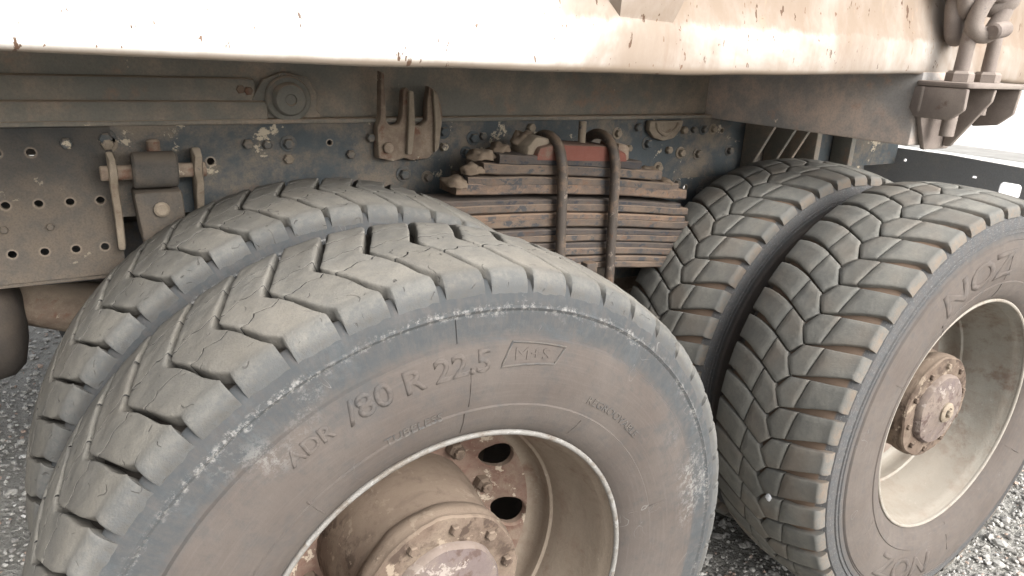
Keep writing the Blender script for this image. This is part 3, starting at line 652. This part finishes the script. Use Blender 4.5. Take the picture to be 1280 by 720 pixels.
# hooked U bracket that ties subframe to rail
mb = MB(); mb.prism([(.168, 1.082), (.205, 1.074), (.232, 1.082), (.245, 1.074), (.290, 1.078), (.312, 1.10), (.314, 1.15), (.326, 1.165), (.322, 1.19), (.310, 1.225), (.292, 1.24), (.285, 1.205), (.284, 1.165), (.272, 1.152), (.254, 1.155), (.247, 1.17), (.246, 1.225), (.238, 1.235), (.229, 1.228), (.226, 1.175), (.217, 1.155), (.198, 1.153), (.188, 1.162), (.186, 1.265), (.178, 1.268), (.175, 1.17), (.168, 1.15)], WEB-.030, WEB-.003, 'y', .005); o = mb.build('hook_bracket', 'rust', truck); jitter(o, .0025, 40)
mb = MB(); mb.prism([(.232, 1.09), (.244, 1.09), (.252, 1.155), (.248, 1.228), (.236, 1.228), (.235, 1.155)], WEB-.044, WEB-.0305, 'y', .004); mb.build('rib', 'tan', o)
mb = MB(); mb.prism([(.300, 1.092), (.311, 1.10), (.318, 1.16), (.306, 1.222), (.294, 1.232), (.300, 1.16)], WEB-.042, WEB-.0305, 'y', .004); mb.build('rib', 'tan', o)
mb = MB(); mb.cyl((.19, WEB-.03, 1.106), (.19, WEB-.042, 1.106), .012, 14); mb.build('bolt', 'rust', o)
# drop plate with concentric ring, right of the spring
mb = MB(); mb.prism([(.955, 1.154), (.955, 1.128), (.975, 1.108), (1.01, 1.098), (1.05, 1.105), (1.075, 1.13), (1.08, 1.154)], WEB-.022, WEB-.003, 'y', .004); o = mb.build('drop_plate', 'tan', truck)
mb = MB(); mb.tube([(1.018+.04*math.cos(R(a)), WEB-.024, 1.152+.036*math.sin(R(a))) for a in range(185, 356, 10)], .005, 8); mb.build('weld_bead', 'tan', o)

# spring hanger with ear plates, bush and drop block
hg = ob('spring_hanger', None, None, truck); 
mb = MB(); mb.prism([(.705, 1.105), (.722, 1.118), (.760, 1.112), (.760, .93), (.735, .93), (.728, 1.0), (.712, 1.055), (.704, 1.075)], -.356, -.343, 'x', .004); e = mb.build('hanger_ear', 'tan', hg); jitter(e, .003, 45, 1)
mb = MB(); mb.prism([(.705, 1.105), (.722, 1.122), (.773, 1.112), (.773, .985), (.735, .985), (.728, 1.02), (.712, 1.055), (.704, 1.075)], -.212, -.199, 'x', .004); e = mb.build('hanger_ear', 'tan', hg); jitter(e, .004, 45, 2)
mb = MB(); mb.cyl((-.37, .728, 1.078), (-.19, .728, 1.078), .014, 16); mb.build('hanger_pin', 'rust', hg)
mb = MB(); mb.cyl((-.318, .722, 1.082), (-.242, .722, 1.082), .034, 24, .12); e = mb.build('bush', 'plate', hg); jitter(e, .002, 40, 3)
mb = MB(); mb.prism([(-.322, 1.044), (-.238, 1.044), (-.236, .985), (-.255, .90), (-.305, .90), (-.315, .96)], .70, .765, 'y', .008); e = mb.build('drop_block', 'plate', hg); jitter(e, .004, 30, 4)
mb = MB(); mb.cyl((-.278, .70, 1.012), (-.278, .688, 1.012), .014, 12, .3); mb.build('bolt', 'tan', hg)
mb = MB(); mb.cyl((-.276, .745, 1.11), (-.276, .745, 1.135), .012, 10, .3); mb.build('grease_nipple', 'rust', hg)

# leaf spring pack on its trunnion
sp = ob('leaf_spring', None, None, truck); XC = .645
def leaf(x0, x1, z, th, mat='leaf', y0=.585, y1=.675, arc=.09):
    n = 14; V = []; 
    for i in range(n+1):
        x = x0+(x1-x0)*i/n; d = x-XC; zz = z-.085*d-arc*d*d+random.uniform(-.0008, .0008)
        ya = y0; e = .003
        if i in (0, n): ya += .006; zz += .0015                 # ends ground round
        V += [(x, ya+e, zz), (x, ya, zz+e), (x, ya, zz+th-e), (x, ya+e, zz+th), (x, y1, zz+th), (x, y1, zz)]
    Fc = [(i*6+j, i*6+(j+1) % 6, (i+1)*6+(j+1) % 6, (i+1)*6+j) for i in range(n) for j in range(6)]+[tuple(range(6))[::-1], tuple(range(n*6, n*6+6))]
    mb = MB(); mb.add(V, Fc); o = mb.build('leaf', mat, sp); return o
lv = [(.388, .795, .022), (.350, .868, .024), (.312, .93, .020), (.285, .962, .026), (.25, .945, .015), (.235, .972, .020), (.22, .965, .017), (.21, .985, .021), (.2, .975, .016), (.2, .985, .019), (.2, .98, .016), (.2, .985, .019), (.2, .97, .016), (.2, .985, .018)]
z = 1.068
for k, (a, b, th) in enumerate(lv):
    leaf(a, b, z, th-.0008, {0: 'leaf_dark', 3: 'leaf_orange', 4: 'leaf_dark', 6: 'leaf_orange', 8: 'leaf_dark', 10: 'leaf_dark'}.get(k, 'leaf'), y0=.585+random.uniform(-.0025, .0025)); z -= th
mb = MB(); mb.prism([(.475, 1.088), (.745, 1.074), (.738, 1.098), (.70, 1.115), (.53, 1.125), (.488, 1.118)], .583, .675, 'y', .006); mb.build('top_block', 'red', sp)
mb = MB(); mb.prism([(.462, 1.09), (.53, 1.088), (.525, 1.137), (.49, 1.14), (.465, 1.12)], .60, .677, 'y', .008); e = mb.build('clamp_lug', 'tan', sp); jitter(e, .004, 40)
mb = MB(); mb.prism([(.72, 1.075), (.765, 1.073), (.758, 1.115), (.725, 1.12)], .60, .677, 'y', .008); e = mb.build('clamp_lug', 'rust', sp); jitter(e, .004, 40, 3)
for x in (.538, .690):
    pts = [(x+.016, .563, .70), (x+.010, .563, .85), (x+.004, .563, 1.0), (x, .563, 1.075)]+[(x-.004, .628-.065*math.cos(R(a)), 1.082+.058*math.sin(R(a))) for a in range(10, 171, 16)]+[(x, .693, 1.07), (x, .693, .75)]
    mb = MB(); mb.tube(pts, .0122, 14); mb.build('u_bolt', 'ubolt', sp)
mb = MB(); mb.cyl((.646, .645, 1.112), (.646, .645, 1.168), .0095, 12); mb.build('centre_pin', 'tan', sp)
mb = MB(); mb.box(.628, .662, .560, .60, .795, .838, .005); e = mb.build('leaf_clip', 'ubolt', sp)
mb = MB(); mb.prism([(.56, .785), (.73, .775), (.71, .60), (.58, .60)], .62, .70, 'y', .01); mb.build('saddle', 'dark', sp)
mb = MB(); mb.cyl((.645, .5, .66), (.645, 1.9, .66), .06, 24); mb.build('trunnion_shaft', 'dark', truck)
for x0, x1 in ((.05, .55), (.75, 1.32)):
    mb = MB(); mb.tube([(x0, .86, .62), (x1, .86, .70)], .03, 14); mb.build('torque_rod', 'rust', truck)
mb = MB(); mb.tube([(-.62, 1.0, .80), (-.45, 1.02, .735), (-.25, 1.05, .70), (0, 1.1, .68)], [.05, .058, .05, .06], 14); mb.build('torque_rod', 'rust', truck)
mb = MB(); mb.box(-.60, -.10, .98, 1.3, .80, .93, .01); mb.build('cross_member', 'dark', truck)
mb = MB(); mb.tube([(-1.25, .93, .755), (-1.24, .93, .755), (-1.21, .93, .755), (-.60, .93, .755), (-.565, .93, .755), (-.545, .93, .755), (-.535, .93, .755)], [.04, .09, .122, .122, .115, .095, .05], 28); mb.build('air_tank', 'tank', truck)

# rear tail bar with cut-outs
def hole_rect(cx, cz, w, h, r=.012, n=5):
    o = []
    for sx, sz, a0 in ((1, 1, 0), (-1, 1, 90), (-1, -1, 180), (1, -1, 270)):
        o += [(cx+sx*(w/2-r)+r*math.cos(R(a0+90*k/n)), cz+sz*(h/2-r)+r*math.sin(R(a0+90*k/n))) for k in range(n+1)]
    return o
def slotted(name, x0, x1, outline, cuts, mat, parent):
    P = []; E = []
    for lp in [outline]+cuts:
        k = len(P); P += [Vector(p) for p in lp]; E += [(k+i, k+(i+1) % len(lp)) for i in range(len(lp))]
    vs_, es_, fs_ = delaunay_2d_cdt(P, E, [], 1, 1e-6)[:3]
    def ins(p, pl):
        c = False
        for i in range(len(pl)):
            (a, b), (a2, b2) = pl[i], pl[(i+1) % len(pl)]
            if (b > p[1]) != (b2 > p[1]) and p[0] < (a2-a)*(p[1]-b)/(b2-b)+a: c = not c
        return c
    keep = [tuple(f) for f in fs_ if ins(sum((vs_[i] for i in f), Vector((0, 0)))/len(f), outline) and not any(ins(sum((vs_[i] for i in f), Vector((0, 0)))/len(f), c) for c in cuts)]
    n = len(vs_); V = [(x0, v.x, v.y) for v in vs_]+[(x1, v.x, v.y) for v in vs_]; cnt = {}
    for f in keep:
        for i in range(len(f)): cnt.setdefault(frozenset((f[i], f[(i+1) % len(f)])), []).append((f[i], f[(i+1) % len(f)]))
    Fc = list(keep)+[tuple(i+n for i in f[::-1]) for f in keep]
    for l in cnt.values():
        if len(l) == 1: a, b = l[0]; Fc.append((b, a, a+n, b+n))
    return ob(name, mesh(name, V, Fc, 30), mat, parent)
tb = slotted('tail_bar', 2.2, 2.208, [(.05, .86), (2.37, .86), (2.37, 1.028), (.6, 1.041), (.05, 1.022)], [hole_rect(.382, .957, .066, .046), hole_rect(.50, .980, .016, .008, .003), hole_rect(.18, .95, .066, .046), hole_rect(.75, 1.0, .012, .010, .003)], 'tail', truck)

# cross beam that carries the bed, and the chain bracket at its end
mb = MB(); mb.box(1.2, 1.33, .168, 2*YC-.168, 1.157, 1.318, .006); mb.build('cross_beam', 'beam', truck)
for x, y0 in ((1.62, .5), (1.8, .6)):
    mb = MB(); mb.box(x-.012, x+.012, .70, WEB-.004, 1.0, 1.15, .003); mb.build('web_rib', 'sub', truck)
for x in (1.36, 1.46, 1.53):
    mb = MB(); mb.prism([(.66, 1.15), (WEB-.003, 1.15), (WEB-.003, 1.0), (.74, 1.0)], x-.006, x+.006, 'x', .002); mb.build('web_rib', 'sub', truck)
br = ob('chain_bracket', None, None, truck)
mb = MB(); mb.prism([(1.186, 1.288), (1.42, 1.288), (1.42, 1.235), (1.33, 1.150), (1.235, 1.150), (1.186, 1.235)], .150, .162, 'y', .004); mb.build('end_plate', 'bracket', br)
mb = MB(); mb.prism([(1.186, .062), (1.186, .17), (1.20, .178), (1.425, .178), (1.425, .07), (1.415, .058), (1.20, .055)], 1.2885, 1.300, 'z', .004); mb.build('top_plate', 'bracket', br)
mb = MB(); mb.prism([(.175, 1.288), (.062, 1.288), (.060, 1.245), (.086, 1.222), (.165, 1.222), (.1785, 1.24)], 1.187, 1.199, 'x', .004); e = mb.build('cheek_plate', 'bracket', br)
mb = MB(); mb.prism([(.149, 1.288), (.064, 1.288), (.066, 1.262), (.132, 1.158), (.149, 1.158)], 1.300, 1.312, 'x', .004); mb.build('cheek_plate', 'bracket', br)
mb = MB(); mb.prism([(.149, 1.288), (.062, 1.288), (.066, 1.235), (.095, 1.208), (.149, 1.2)], 1.405, 1.417, 'x', .004); mb.build('cheek_plate', 'bracket', br)
Yb = .112
pts = [(1.240, Yb, 1.185), (1.240, Yb, 1.30), (1.240, Yb, 1.345), (1.242, Yb, 1.395), (1.249, Yb, 1.435), (1.266, Yb, 1.468), (1.295, Yb, 1.488), (1.325, Yb+.004, 1.486), (1.348, Yb+.006, 1.467), (1.358, Yb+.006, 1.435), (1.360, Yb+.006, 1.39), (1.361, Yb+.006, 1.345), (1.362, Yb+.006, 1.30), (1.362, Yb+.006, 1.23)]
mb = MB(); mb.tube(pts, .0148, 16); e = mb.build('shackle_bolt', 'bracket', br); jitter(e, .0015, 40)
for x, y in ((1.240, Yb), (1.362, Yb+.006)):
    mb = MB(); mb.hexbolt((x, y, 1.3005), (0, 0, 1), .0275, .022); mb.build('nut', 'bracket', br, 20)
mb = MB(); mb.cyl((1.276, .125, 1.3), (1.276, .125, 1.316), .022, 6, .1); mb.build('washer', 'bracket', br, 20)

# --- the bed
def bed_dz(x):
    pts = [(-3, .010), (-.5, .006), (-.1, .0005), (.5, .0), (.8, .006), (1.15, .016), (1.35, .012), (1.6, .001), (2.4, 0)]
    return poly(pts, x)
prof = [(.26, 1.303), (.19, 1.2965), (.180, 1.2955), (.1735, 1.2985), (.170, 1.305), (.169, 1.33), (.169, 1.352), (.171, 1.366), (.178, 1.385), (.186, 1.41), (.192, 1.46), (.194, 1.60), (.194, 1.9), (.194, 2.35), (.17, 2.36), (.17, 2.42), (.24, 2.42), (.24, 1.5), (.26, 1.42)]
V = []; xs = [-3+5.35*i/160 for i in range(161)]; n = len(prof)
for x in xs:
    for (y, z_) in prof:
        k = 1 if z_ < 1.5 else max(0, 1-(z_-1.5)/.3)
        V.append((x, y+.0035*mnoise.noise(Vector((x*3, z_*6, 2))), z_+bed_dz(x)*k+.0015*mnoise.noise(Vector((x*7, 1, 4)))*k))
Fc = [(i*n+j, i*n+(j+1) % n, (i+1)*n+(j+1) % n, (i+1)*n+j) for i in range(160) for j in range(n)]+[tuple(range(n))[::-1], tuple(range(160*n, 161*n))]
bed = ob('dump_bed', mesh('dump_bed', V, Fc, 50), 'bed', truck); tag(bed, 'white dump bed with chipped paint and orange mud along its lower edge')
mb = MB(); mb.box(-3, 2.35, .262, 2*YC-.262, 1.345, 1.39, .004); mb.build('bed_floor', 'dark', bed)
mb = MB(); mb.box(-3, 2.35, 2*YC-.26, 2*YC-.19, 1.33, 2.4, .004); mb.build('bed_side', 'bed', bed)
mb = MB(); mb.box(-3.05, -3.002, .2, 2*YC-.2, 1.35, 2.4, .004); mb.build('bed_front', 'bed', bed)
mb = MB(); mb.box(2.352, 2.40, .2, 2*YC-.2, 1.42, 2.3, .004); mb.build('tailgate', 'bed', bed)
for x in (.335, 1.75, -1.1, -2.4):
    w_ = .075
    mb = MB(); V = []
    for z_, y, a in ((1.374, .1785, .02), (1.45, .152, .0), (2.34, .152, .0)):
        V += [(x+a, y, z_), (x+w_*2-a, y, z_), (x+w_*2, .20, z_), (x-.0, .20, z_)]
    mb.add(V, [(0, 1, 2, 3), (8, 9, 10, 11)]+[(q+i, q+(i+1) % 4, q+4+(i+1) % 4, q+4+i) for q in (0, 4) for i in range(4)]); mb.build('side_post', 'bed', bed)

# ------------------------------------------------------------------ the chain
ch = bpy.data.objects.new('safety_chain', None); col.objects.link(ch); ch.location = (1.30, .1, 1.45)
tag(ch, 'heavy dusty steel chain looped through the shackle beside the white bed', 'chain')
def link(c, ax, side, ln=.052, wd=.025, rad=.0175):
    c = Vector(c); ax = Vector(ax).normalized(); side = Vector(side); side = (side-ax*side.dot(ax)).normalized(); pts = []
    for k in range(24):
        a = 2*math.pi*k/24; pts.append(c+side*math.cos(a)*wd+ax*(math.sin(a)*wd+(ln-wd)*(1 if math.sin(a) > 0 else -1)*min(1, abs(math.sin(a))*2.2)))
    mb = MB(); mb.tube([p-ch.location for p in pts], rad, 12, closed=True); return mb.build('link', 'bracket', ch)
link((1.258, .156, 1.428), (-.15, .1, .95), (.9, .2, .1), .040, .022)
link((1.240, .152, 1.478), (-.3, .1, .9), (.5, .85, .2), .042, .024)
link((1.218, .150, 1.530), (-.3, 0, 1), (.9, .2, 0), .045)
link((1.262, .092, 1.436), (.35, -.1, .9), (.85, -.4, -.2), .042, .026)
link((1.292, .098, 1.492), (.2, .1, .95), (-.3, .9, 0), .045)
link((1.325, .104, 1.545), (.3, .1, .9), (.8, .5, 0), .045)
link((1.350, .108, 1.588), (.1, .1, 1), (-.6, .8, 0))
link((1.360, .112, 1.665), (.1, .1, 1), (.8, .6, 0))
link((1.368, .116, 1.74), (.1, .1, 1), (-.6, .8, 0))
mb = MB(); mb.cyl(Vector((1.245, .070, 1.402))-ch.location, Vector((1.292, .068, 1.410))-ch.location, .0165, 14, .25); mb.build('shackle_pin', 'bracket', ch)

# a white pebble wedged in the rear tread, and dried mud lying on the spring
bm = bmesh.new(); bmesh.ops.create_icosphere(bm, subdivisions=2, radius=1)
for v in bm.verts: v.co = Vector((v.co.x*.004, v.co.y*.0075, v.co.z*.0095))*(1+.5*mnoise.noise(v.co*2.3))
me = bpy.data.meshes.new('pebble'); bm.to_mesh(me); bm.free(); th = R(-103)
pb = ob('pebble', me, 'white_stone'); pb.location = (L+.544*math.sin(th), .098, .52+.544*math.cos(th))
tag(pb, 'small white pebble stuck on the grey block tread of the rear tyre', 'pebble')
def clod(x, y, z, sx, sy, sz, seed, parent):
    bm = bmesh.new(); bmesh.ops.create_icosphere(bm, subdivisions=3, radius=1)
    for v in bm.verts:
        n_ = 1+.45*mnoise.noise(v.co*1.6+Vector((seed, 0, 0)))+.18*mnoise.noise(v.co*4.5+Vector((0, seed, 0))); v.co = Vector((v.co.x*sx, v.co.y*sy, max(v.co.z, -.35)*sz))*n_+Vector((x, y, z))
    me = bpy.data.meshes.new('mud_clod'); bm.to_mesh(me); bm.free(); me.shade_smooth(); return ob('mud_clod', me, 'mud', parent)
for q in [(.325, .60, 1.072, .026, .022, .016, 1), (.362, .625, 1.098, .03, .03, .018, 2), (.290, .61, 1.045, .028, .03, .016, 3), (.415, .64, 1.11, .022, .025, .014, 4), (.49, .66, 1.125, .03, .025, .022, 5), (.85, .63, 1.04, .03, .03, .014, 6), (.785, .64, 1.058, .02, .028, .016, 7), (.90, .62, 1.012, .02, .03, .012, 8)]: clod(*q, sp)
